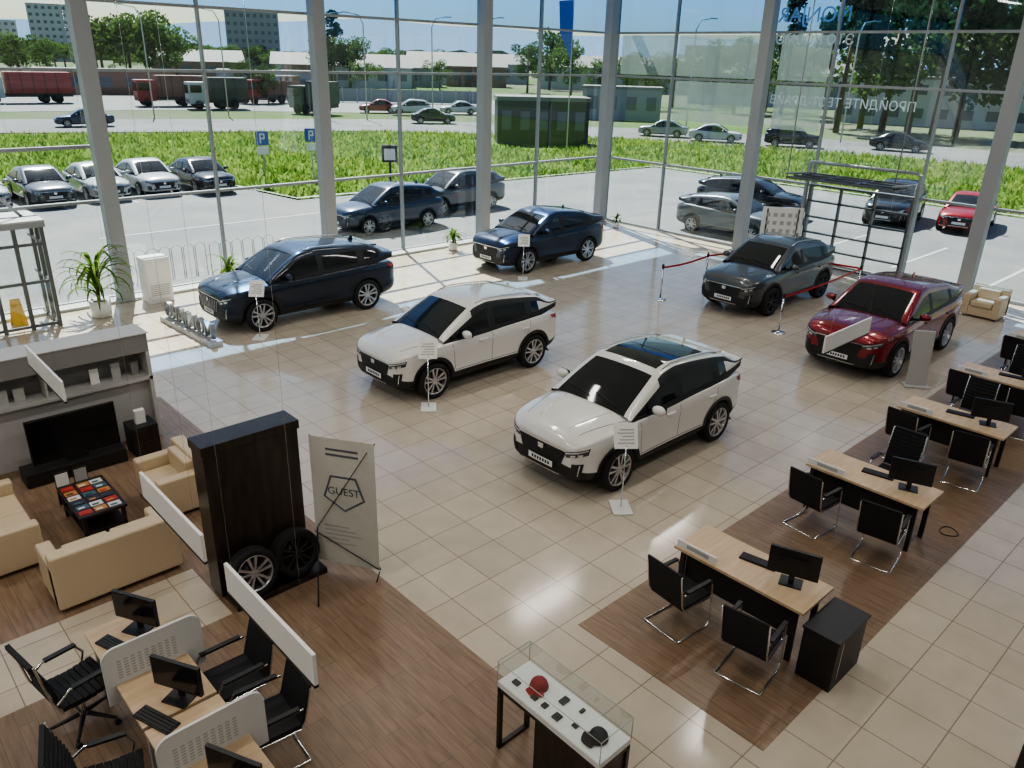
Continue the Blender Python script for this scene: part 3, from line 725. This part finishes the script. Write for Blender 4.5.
o=b.build('display_case',bevel=.003)
b=MB();b.add([(X0,Y0,.8),(X1,Y0,.8),(X1,Y1,.8),(X0,Y1,.8),(X0,Y0,1.03),(X1,Y0,1.03),(X1,Y1,1.03),(X0,Y1,1.03)],[(4,5,6,7),(0,1,5,4),(1,2,6,5),(2,3,7,6),(3,0,4,7)],CGL)
e=.004
for (a,c) in (((X0,Y0),(X1,Y0)),((X1,Y0),(X1,Y1)),((X1,Y1),(X0,Y1)),((X0,Y1),(X0,Y0))): b.tube([(a[0],a[1],1.03),(c[0],c[1],1.03)],e,GRY,5);b.tube([(a[0],a[1],.8),(a[0],a[1],1.03)],e,GRY,5)
b.build('glass_cover',parent=o,recalc=False)
def cap(x,y,m,rz,z=.804):
    b=MB();pr=[(.085*cos(t*pi/2/6),.085*sin(t*pi/2/6)*1.1) for t in range(7)];b.lathe([(r,h+0.01) for r,h in [(.088,0)]+pr[:-1]+[(0.001,.095)]],m,n=20)
    vs=[];N=8
    for i in range(N+1):
        a=radians(-55+110*i/N);vs+=[(.08*cos(a),.08*sin(a),.018),((.15-.02*abs(i-4)/4)*cos(a*.8),(.14)*sin(a*.75),.008)]
    b.add(vs,[(2*i,2*i+1,2*i+3,2*i+2) for i in range(N)],m,True);b.build('baseball_cap',(x,y,z),rz)
cap(3.97,3.72,mat('cap_red',(.3,.015,.02),.7),radians(200));cap(3.93,2.98,BLKF,radians(150))
b=MB()
for (x,y,w,h) in ((3.82,3.5,.06,.05),(3.8,3.33,.08,.07),(3.97,3.42,.10,.06),(3.82,3.62,.05,.06),(4.02,3.25,.06,.03),(3.86,3.17,.05,.05),(3.82,3.85,.06,.07)): b.box(x,x+w*.9,y,y+h,.804,.82,BLK)
b.build('souvenirs')
# ------------------------------------------------------------------ plants
def palm(x,y,h,n,L,pot=.2,name='potted_palm',w=.035):
    b=MB();b.lathe([(pot*.75,0),(pot,.02),(pot*1.1,pot*1.9),(pot*1.0,pot*1.9),(pot*.95,pot*1.75),(0.0005,pot*1.75)],POT,n=20)
    b.lathe([(pot*.9,pot*1.74),(0.0005,pot*1.78)],SOIL,caps=False)
    z0=pot*1.75;rnd=random.Random(int(x*100))
    b.tube([(0,0,z0),(.03,0,z0+h*.3)],.03,SOIL)
    for i in range(n):
        a=rnd.uniform(0,2*pi);el=rnd.uniform(.5,1.45);l=L*rnd.uniform(.7,1.1);z=z0+rnd.uniform(.05,h*.35)
        c=Vector((cos(a),sin(a),0));s=Vector((-sin(a),cos(a),0));p=Vector((0,0,z));vs=[];N=7
        for k in range(N+1):
            t=k/N;ang=el-2.0*t*t*(1.6-el*.6);
            if k: p=p+(c*cos(ang)+Vector((0,0,sin(ang))))*l/N
            ww=w*(sin(pi*min(1,t*.85+.12)))*(1 if t<1 else .1)
            vs+=[p+s*ww,p-Vector((0,0,.01)),p-s*ww]
        fs=[]
        for k in range(N): fs+=[(3*k,3*k+1,3*k+4,3*k+3),(3*k+1,3*k+2,3*k+5,3*k+4)]
        b.add(vs,fs,LEAF,True)
    b.build(name,(x,y,0))
palm(5.15,19.9,2.4,60,1.25,.22,w=.036);palm(8.6,20.4,.9,26,.7,.14);palm(16.4,20.35,.6,26,.6,.15,);palm(24.0,19.6,.3,14,.4,.12)
b=MB();b.box(6.38,7.0,20.2,20.7,0,1.15,WHT);b.box(6.42,6.96,20.19,20.2,.1,1.05,PAPER)
for k in range(6): b.box(6.45,6.93,20.183,20.19,.2+k*.05,.22+k*.05,GRY)
b.build('climate_cabinet',bevel=.01)
b=MB()
for x in (.9,2.0,3.1,3.65,4.2): b.box(x-.04,x+.04,19.75,19.83,0,2.35,DALU)
for y in (20.25,20.75): b.box(4.16,4.24,y-.03,y+.03,0,2.35,DALU)
b.box(.8,4.28,19.72,21.1,2.3,2.42,ALU);b.box(.8,4.28,19.72,21.1,2.42,2.46,GRY)
for z in (.05,1.05,1.9): b.box(.9,4.2,19.76,19.82,z,z+.06,DALU);b.box(4.17,4.23,19.8,21.1,z,z+.06,DALU)
b.tube([(3.2,19.9,3.4),(4.3,20.6,2.1)],.035,ALU)
b.add([(.9,19.79,.1),(4.2,19.79,.1),(4.2,19.79,2.3),(.9,19.79,2.3)],[(0,1,2,3)],CGL);b.add([(4.2,19.79,.1),(4.2,21.1,.1),(4.2,21.1,2.3),(4.2,19.79,2.3)],[(0,1,2,3)],CGL)
b.build('door_2',recalc=False)
b=MB();Y_=mat('yellow_plastic',(.75,.42,.02),.5)
b.hexa([(-.15,-.18,0),(.15,-.18,0),(.15,-.16,0),(-.15,-.16,0),(-.1,-.01,.62),(.1,-.01,.62),(.1,.01,.62),(-.1,.01,.62)],Y_);b.hexa([(-.15,.16,0),(.15,.16,0),(.15,.18,0),(-.15,.18,0),(-.1,-.01,.62),(.1,-.01,.62),(.1,.01,.62),(-.1,.01,.62)],Y_)
b.build('wet_floor_sign',(3.5,20.4,0))
# ------------------------------------------------------------------ added fill lamps, out of view, to brighten the interior
LM=mat('fill_lamp_glow',(.9,.9,.9),.5,emit=(1,.97,.92),es=1.2)
for x in (-4,2.6,8,14,20):
    for y,en in ((1,80),(7,85),(13,85)):
        b=MB();b.box(-1.25,1.25,-.15,.15,-.08,0,ALU);b.box(-1.2,1.2,-.12,.12,-.09,-.08,LM);o=b.build('fill_lamp',(x,y,8.99))
        l=bpy.data.lights.new('fill_light','AREA');l.shape='RECTANGLE';l.size=2.4;l.size_y=.3;l.energy=en*(1.5 if x<0 else 1);l.color=(1,.96,.9);l.specular_factor=.3  # west row added and boosted to brighten the hanging boards
        lo=bpy.data.objects.new('fill_light',l);COL.objects.link(lo);lo.parent=o;lo.location=(0,0,-.12)
# ------------------------------------------------------------------ exterior
GZ=-.15
ASPH=mat('asphalt_light',(.145,.145,.15),.85,noise=(.4,(.19,.19,.188),8),bump=(20,.2))
ROAD=mat('asphalt_road',(.11,.11,.115),.85,noise=(.2,(.15,.15,.15),6))
BASE=mat('far_ground',(.15,.145,.12),.95,spec=.1,noise=(.03,(.08,.14,.04),6))
LAWN=mat('lawn',(.085,.155,.03),.95,spec=.05,noise=(.35,(.15,.22,.05),8),bump=(3,.8))
def poly(name,pts,z,m):
    b=MB();n=len(pts);b.add([(x,y,z) for x,y in pts],[tuple(range(n))],m);o=b.build(name,recalc=False)
    if o.data.polygons[0].normal.z<0: o.data.flip_normals()
    return o
poly('terrain',[(-1500,-300),(3500,-300),(3500,3500),(-1500,3500)],GZ-.06,BASE)
poly('parking_lot',[(-60,21.4),(-60,41),(16.5,41),(17.5,33),(42,31.5),(42,-40),(24.97,-40),(24.97,21.4)],GZ,ASPH)
lawnp=[(-60,41.2),(16.7,41.2),(17.7,33.2),(42.2,31.7),(42.2,-40),(66,-40),(64,24),(57,44),(41,60),(14,70),(-60,86)]
poly('lawn_ground',lawnp,GZ-.02,LAWN)
def strip(name,pts,w,z,m):
    vs=[];N=len(pts)
    for i,p in enumerate(pts):
        a=Vector(pts[max(0,i-1)]);c=Vector(pts[min(N-1,i+1)]);d=(c-a).normalized();n=Vector((-d.y,d.x));q=Vector(p)
        vs+=[(*(q+n*w/2),z),(*(q-n*w/2),z)]
    b=MB();b.add(vs,[(2*i,2*i+1,2*i+3,2*i+2) for i in range(N-1)],m);return b.build(name,recalc=False)
strip('road',[(-60,94),(16,78.5),(45,67),(62,47),(70,25),(74,-40)],14,GZ+.0,ROAD)
strip('kerb',[(-60,41),(16.5,41),(17.5,33),(42,31.5),(42,-40)],.2,GZ+.08,GRY)
strip('yard',[(-20,118),(40,110),(80,85)],34,GZ-.03,ASPH)
LINE=mat('road_paint',(.42,.42,.42),.7)
b=MB()
for i in range(9):
    x=-5+i*2.75;b.box(x,x+.12,36,40.8,GZ+.004,GZ+.01,LINE)
for i in range(6): b.box(27,32,1+i*3,1.12+i*3,GZ+.004,GZ+.01,LINE)
b.box(8,24,29.5,29.62,GZ+.004,GZ+.01,LINE);b.build('parking_lines')
def inpoly(x,y,P):
    c=False;n=len(P)
    for i in range(n):
        x1,y1=P[i];x2,y2=P[i-1]
        if (y1>y)!=(y2>y) and x<(x2-x1)*(y-y1)/(y2-y1)+x1: c=not c
    return c
G1=foliage('grass_blade',(.12,.22,.04),(.25,.33,.08),.4,.5)
b=MB();vs=[];fs=[]
rnd=random.Random(3);cnt=0
while cnt<34000:
    x=rnd.uniform(5,66);y=rnd.uniform(-2,75)
    if not inpoly(x,y,lawnp) or (41.5<x<50 and 42<y<51): continue
    cnt+=1;a=rnd.uniform(0,pi);h=rnd.uniform(.1,.4);w=rnd.uniform(.05,.14);dx,dy=cos(a)*w,sin(a)*w;i0=len(vs)
    vs+=[(x-dx,y-dy,GZ-.02),(x+dx,y+dy,GZ-.02),(x+rnd.uniform(-.2,.2),y+rnd.uniform(-.2,.2),GZ+h)];fs.append((i0,i0+1,i0+2))
b.add(vs,fs,G1);b.build('lawn_grass',recalc=False)
def pol(az,r): return (r*sin(radians(az)),r*cos(radians(az)))
BARK=mat('bark',(.10,.07,.045),.9)
TL=[foliage('tree_leaf',(.045,.095,.022),(.10,.165,.045)),foliage('pine_leaf',(.025,.055,.022),(.055,.09,.035))]
def tree_mesh(seed,kind=0):
    r=random.Random(seed);b=MB();b.tube([(0,0,0),(.1,0,4),(0,.1,8)],.25,BARK,8,r1=.1)
    if kind==1: b.tube([(0,0,7),(0,0,13)],.1,BARK,6,r1=.03)
    vs=[];fs=[]
    cl=[]
    if kind==0:
        for k in range(16): cl.append((Vector((r.gauss(0,1.6),r.gauss(0,1.6),r.uniform(3.2,9))),r.uniform(1.1,1.9)))
    else:
        for k in range(22):
            z=r.uniform(5,13.5);rad=(14-z)*.28;a=r.uniform(0,2*pi);cl.append((Vector((cos(a)*rad,sin(a)*rad,z)),r.uniform(.7,1.2)))
    for c,R_ in cl:
        for j in range(150):
            d=Vector((r.gauss(0,1),r.gauss(0,1),r.gauss(0,1))).normalized()*R_*r.uniform(.6,1.05);p=c+Vector((d.x,d.y,d.z*.75))
            u=Vector((r.gauss(0,1),r.gauss(0,1),r.gauss(0,1))).normalized();w=u.orthogonal().normalized();s_=r.uniform(.10,.25)
            i0=len(vs);vs+=[p+u*s_,p+w*s_,p-u*s_,p-w*s_];fs.append((i0,i0+1,i0+2,i0+3))
    b.add(vs,fs,TL[kind]);o=b.build('tree',(0,-200-seed*10,GZ-.1),recalc=False);return o
T0=[tree_mesh(1),tree_mesh(2),tree_mesh(3)];T1=[tree_mesh(4,1),tree_mesh(5,1)]
placed=[]
def tree(az,r,s,kind=0,sx=1):
    src=random.choice(T1 if kind else T0);x,y=pol(az,r)
    if src in placed: o=bpy.data.objects.new('tree',src.data);COL.objects.link(o)
    else: o=src;placed.append(src)
    o.location=(x,y,GZ-.08);o.scale=(s*sx,s*sx,s);o.rotation_euler=(0,0,random.uniform(0,6))
for az,r,s in ((17,170,1.3),(18.5,165,1.35),(20,160,1.4),(21.2,170,1.2),(30.8,175,1.1),(32,175,1.1),(25,115,.55),(26.6,112,.5),(44,170,1.0),(45.5,190,1.3),(52,120,.8),(33,150,.6),(38,170,.6),(12.5,180,.9),(14,190,.8),(47,160,.9),(49,150,.7),(51,140,.8),(54,130,.9),(56,140,1.),(58,120,1.),(60,130,1.1),(62,115,1.)): tree(az,r,s)
for az,r,s in ((66,100,1.4),(68.8,92,1.5),(71.5,95,1.4),(74.2,92,1.3),(77,95,1.5)): tree(az,r,s,0)
for az,r,s in ((64.6,92,1.3),(67.3,98,1.6),(70.2,96,1.4),(31,165,1.0),(61,125,1.1)): tree(az,r,s,1)
for i in range(80):
    tree(random.uniform(8,62),random.uniform(220,440),random.uniform(.55,.9),sx=1.5)
b=MB();HILL_HAZE=mat('hills',(.13,.20,.30),1.,spec=0);vs=[];N=80  # distance haze is put into the blue of the hill colour
rnd=random.Random(5);ph=[rnd.uniform(0,6) for _ in range(5)]
for i in range(N+1):
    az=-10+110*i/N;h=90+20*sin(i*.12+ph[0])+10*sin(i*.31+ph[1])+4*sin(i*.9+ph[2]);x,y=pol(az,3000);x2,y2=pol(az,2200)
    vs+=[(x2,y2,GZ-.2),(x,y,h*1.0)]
b.add(vs,[(2*i,2*i+1,2*i+3,2*i+2) for i in range(N)],HILL_HAZE,True);b.build('hills',recalc=False)
b=MB();H2=mat('far_forest',(.065,.11,.08),1.,spec=0,noise=(.01,(.10,.15,.11),6));vs=[];N=160
for i in range(N+1):
    az=-10+110*i/N;h=8+2*sin(i*.2+ph[3])+rnd.uniform(-1.5,1.5);x,y=pol(az,520);vs+=[(x,y,GZ-.2),(x,y,h)]
b.add(vs,[(2*i,2*i+1,2*i+3,2*i+2) for i in range(N)],H2);b.build('forest_line',recalc=False)
BW=mat('bldg_white',(.42,.44,.46),.8);BG=mat('bldg_grey',(.24,.26,.28),.8);BD=mat('bldg_window',(.08,.10,.13),.3);BR=mat('bldg_brick',(.24,.135,.095),.8);BK=mat('bldg_dark',(.02,.024,.028),.5);RF=mat('roof_grey',(.17,.165,.165),.7)
def block(name,az,r,w,d,h,m,fl_=None,cols=8,roof=None,rot=None):
    b=MB();b.box(-w/2,w/2,-d/2,d/2,0,h,m)
    fl_=fl_ or max(1,int(h/3))
    for f_ in range(fl_):
        z=h*(f_+.35)/fl_
        for c in range(cols):
            x=-w/2+w*(c+.25)/cols;b.box(x,x+w/cols*.5,-d/2-.04,-d/2,z,z+h/fl_*.42,BD)
    if roof:
        b.add([(-w/2-.3,-d/2-.3,h),(w/2+.3,-d/2-.3,h),(w/2+.3,d/2+.3,h),(-w/2-.3,d/2+.3,h),(-w/2,0,h+roof),(w/2,0,h+roof)],[(0,1,5,4),(2,3,4,5),(1,2,5),(3,0,4)],RF)
    else: b.box(-w/2-.1,w/2+.1,-d/2-.1,d/2+.1,h,h+.3,RF)
    x,y=pol(az,r);b.build(name,(x,y,GZ-.07),radians(-az if rot is None else rot),recalc=True)
block('apartment_building',14.7,455,19,14,24,BW,8,7);block('apartment_building',26.0,340,19,13,20,BG,7,8)
block('apartment_building',12.0,480,14,14,17,BW,6,5);block('apartment_building',57,450,40,14,15,BW,5,10)
for az,r,w,h,m in ((33.5,180,16,4,BW),(36,190,14,4,BG),(38,210,16,5,BW),(40.5,200,14,4.5,BR),(29,200,14,4,BR),(42,230,16,5,BG),(48,200,22,5,BW),(22.5,210,20,4,BR),(52,190,24,5,BG),(60,150,26,5,BW)):
    block('house',az,r,w,9,h,m,1,4,roof=2.5)
block('office_building',70.5,115,24,8,5.3,BW,2,9);block('warehouse',26.5,128,13,7,3.6,BG,1,4);block('warehouse',17,136,18,6,3.2,BR,1,5)
block('roadside_pavilion',45.0,66,7.2,3.5,3.3,BK,1,5,rot=-38);block('roadside_pavilion',50.5,98,9,4,3.4,BG,1,4)
b=MB()
fpts=[pol(az,119) for az in np.linspace(19,41,24)]
for p in fpts: b.box(p[0]-.06,p[0]+.06,p[1]-.06,p[1]+.06,GZ-.07,GZ+2,GRY)
for a_,c_ in zip(fpts[:-1],fpts[1:]):
    b.hexa([(a_[0],a_[1],GZ+.1),(c_[0],c_[1],GZ+.1),(c_[0],c_[1]+.05,GZ+.1),(a_[0],a_[1]+.05,GZ+.1),(a_[0],a_[1],GZ+1.8),(c_[0],c_[1],GZ+1.8),(c_[0],c_[1]+.05,GZ+1.8),(a_[0],a_[1]+.05,GZ+1.8)],BG)
b.build('metal_fence')
def truck(az,r,rz,cab,box_,L=9):
    b=MB();b.box(0,2,-1.2,1.2,.6,2.9,cab);b.box(-.03,0,-1.0,1.0,1.7,2.6,GLS);b.box(.2,1.4,-1.23,1.23,1.8,2.6,GLS);b.box(2.3,L,-1.25,1.25,1.1,3.4,box_);b.box(0,L,-1.0,1.0,.7,1.1,BLK)
    for k in range(int(L/1.2)-2): b.box(2.6+k*1.2,2.68+k*1.2,-1.29,1.29,1.1,3.4,BLK)
    for x in (1,L-3,L-1.6):
        for y in (-1.05,1.05): b.lathe([(.0005,-.15),(.5,-.15),(.5,.15),(.0005,.15)],TYR,(x,y,.5),'y',16)
    x,y=pol(az,r);b.build('truck',(x,y,GZ),rz)
TR=mat('truck_red',(.28,.035,.03),.5);TGn=mat('truck_green',(.045,.06,.045),.6);TW=mat('truck_white',(.45,.45,.45),.5);TBr=mat('truck_brown',(.17,.08,.055),.6)
truck(10.5,112,-.1,TW,TR,9);truck(18.6,106,-.15,TR,TBr,8);truck(21.6,101,-.2,TW,TGn,6.5);truck(28.3,96,-1.1,TGn,TGn,5);truck(25.0,112,.1,TR,TBr,8)
def lamp_post(az,r,h=9,rot=0):
    b=MB();b.tube([(0,0,0),(0,0,h-1),(.4,0,h-.2),(1.6,0,h)],.07,GRY,8,r1=.04);b.box(1.4,2.1,-.1,.1,h-.05,h+.04,GRY);x,y=pol(az,r);b.build('street_lamp',(x,y,GZ),rot)
for az,r in ((19.5,89),(24,90),(33,86),(37.5,88),(41,86),(55,78),(65,79),(30.3,87)): lamp_post(az,r,10,radians(random.choice([-20,160])))
PB=mat('sign_blue',(.02,.10,.42),.4)
def psign(x,y,rz=radians(-27)):
    b=MB();b.tube([(0,0,0),(0,0,2.6)],.03,GRY);b.box(-.3,.3,-.03,0,1.95,2.6,PB);b.box(-.12,-.05,-.04,-.03,2.03,2.5,WHT);b.box(-.12,.12,-.04,-.03,2.42,2.5,WHT);b.box(.07,.14,-.04,-.03,2.25,2.5,WHT);b.box(-.12,.12,-.04,-.03,2.22,2.3,WHT);b.box(-.28,.28,-.03,0,1.5,1.85,WHT);b.build('parking_sign',(x,y,GZ),rz)
psign(18.3,37.6);psign(21.2,38.0)
b=MB();b.tube([(0,0,0),(0,0,9.9)],.05,GRY,r1=.03);b.add([(.0,0,9.8),(-.85,.5,9.7),(-.75,.4,7.8),(-.05,0,6.2)],[(0,1,2,3)],PB);x_,y_=pol(46.9,56);b.build('flag',(x_,y_,GZ),recalc=False)
b=MB();b.tube([(0,0,0),(0,0,2.4)],.05,BLK);b.box(-.35,.35,-.08,.08,1.65,2.4,BLK);b.box(-.25,.25,-.09,-.08,1.75,2.25,WHT);b.build('sign_pylon',(21.2,30.9,GZ),radians(-35))
def rackx(x,y):
    b=MB()
    for i in range(6): b.tube([(i*.35,0,0),(i*.35,0,.8),(i*.35+.15,0,.9),(i*.35+.3,0,.8),(i*.35+.3,0,0)],.012,GRY,6)
    b.build('bike_rack',(x,y,GZ))
rackx(9.2,23);rackx(7.1,23.2)
def ocar(x,y,hd,col,style='sedan',L=4.5,H=1.47,det=False):
    rz=radians(hd+180);M=Matrix.Rotation(rz,3,'Z')@Vector((-L/2,0,0))
    return car('parked_car',(x+M.x,y+M.y,GZ),rz,col,L=L,W=1.8,H=H,wb=L*.6,fo=.87,R=.33,style=style,detail=det,belt=.98 if style=='sedan' else 1.04,lower=None if style!='sedan' else col)
OW=paint('o_white',(.5,.5,.5),0,.3);OS=paint('o_silver',(.26,.27,.29),.5,.3);OD=paint('o_dark',(.03,.035,.045),.4,.3);OB=paint('o_blue',(.012,.03,.07),.4,.3);OR=paint('o_red',(.30,.012,.015),.2,.3);OK=paint('o_black',(.012,.012,.013),.2,.25);OG=paint('o_grey',(.10,.11,.12),.4,.3)
for x,y,c,s in ((6.2,38.9,OW,'sedan'),(8.5,38.6,OG,'sedan'),(10.8,38.8,OW,'sedan'),(13.05,39.0,OW,'sedan'),(15.3,38.2,OK,'sedan')):
    ocar(x,y,-90,c,s)
ocar(17.2,25.4,180,OB,'suv',4.5,1.68);ocar(22.0,27.1,180,OG,'suv',4.6,1.7)
ocar(32.1,18.6,-80,OK,'suv',4.7,1.6);ocar(27.2,16.4,-90,OG,'suv',4.4,1.55);ocar(36.0,13.8,190,OK,'suv',4.5,1.75);ocar(37.2,11.2,190,OR,'sedan')
for az,r,h,c,s in ((15.5,78,170,OB,'sedan'),(36,95,150,OW,'suv'),(37.5,83,-30,OK,'sedan'),(39.3,98,150,OW,'sedan'),(33.8,98,150,OR,'sedan'),(62,72,-60,OK,'suv'),(68.5,74,-75,OK,'sedan'),(53.5,76,120,OS,'sedan'),(57,73,-60,OW,'sedan')):
    x,y=pol(az,r);ocar(x,y,h,c,s,4.5,1.5 if s=='sedan' else 1.7)
# ------------------------------------------------------------------ light & world
w=bpy.data.worlds.new('world');SC.world=w;w.use_nodes=True;nt=w.node_tree;bg=nt.nodes['Background']
sk=nt.nodes.new('ShaderNodeTexSky');sk.sky_type='NISHITA';sk.sun_disc=False;sk.sun_elevation=radians(52);sk.sun_rotation=radians(12);sk.air_density=1.0;sk.dust_density=1.0;sk.ozone_density=2.5
nt.links.new(sk.outputs[0],bg.inputs[0]);bg.inputs[1].default_value=.20
sl=bpy.data.lights.new('sun','SUN');sl.energy=18.0;sl.angle=radians(.55);sl.color=(1,.94,.85);so=bpy.data.objects.new('sun',sl);COL.objects.link(so)
dv=Vector((-.38,-1,-1.45)).normalized();so.rotation_euler=dv.to_track_quat('-Z','Y').to_euler();so.location=(10,60,60)
# ------------------------------------------------------------------ camera
f,th,roll,yaw=780.,radians(22.58),radians(1.59),radians(43.51)
Fv=Vector((sin(yaw)*cos(th),cos(yaw)*cos(th),-sin(th)));Rv=Vector((cos(yaw),-sin(yaw),0));Uv=Rv.cross(Fv)
c_,s_=cos(roll),sin(roll);R2=c_*Rv+s_*Uv;U2=-s_*Rv+c_*Uv
cd=bpy.data.cameras.new('camera');cd.sensor_width=36;cd.lens=f/1024*36;cd.clip_end=6000;cd.clip_start=.05
co=bpy.data.objects.new('camera',cd);COL.objects.link(co)
M=Matrix((R2,U2,-Fv)).transposed().to_4x4();M.translation=Vector((0,0,6));co.matrix_world=M
SC.camera=co
SC.view_settings.view_transform='AgX';SC.view_settings.exposure=0.0
try: SC.view_settings.look='AgX - Medium High Contrast'
except Exception: pass
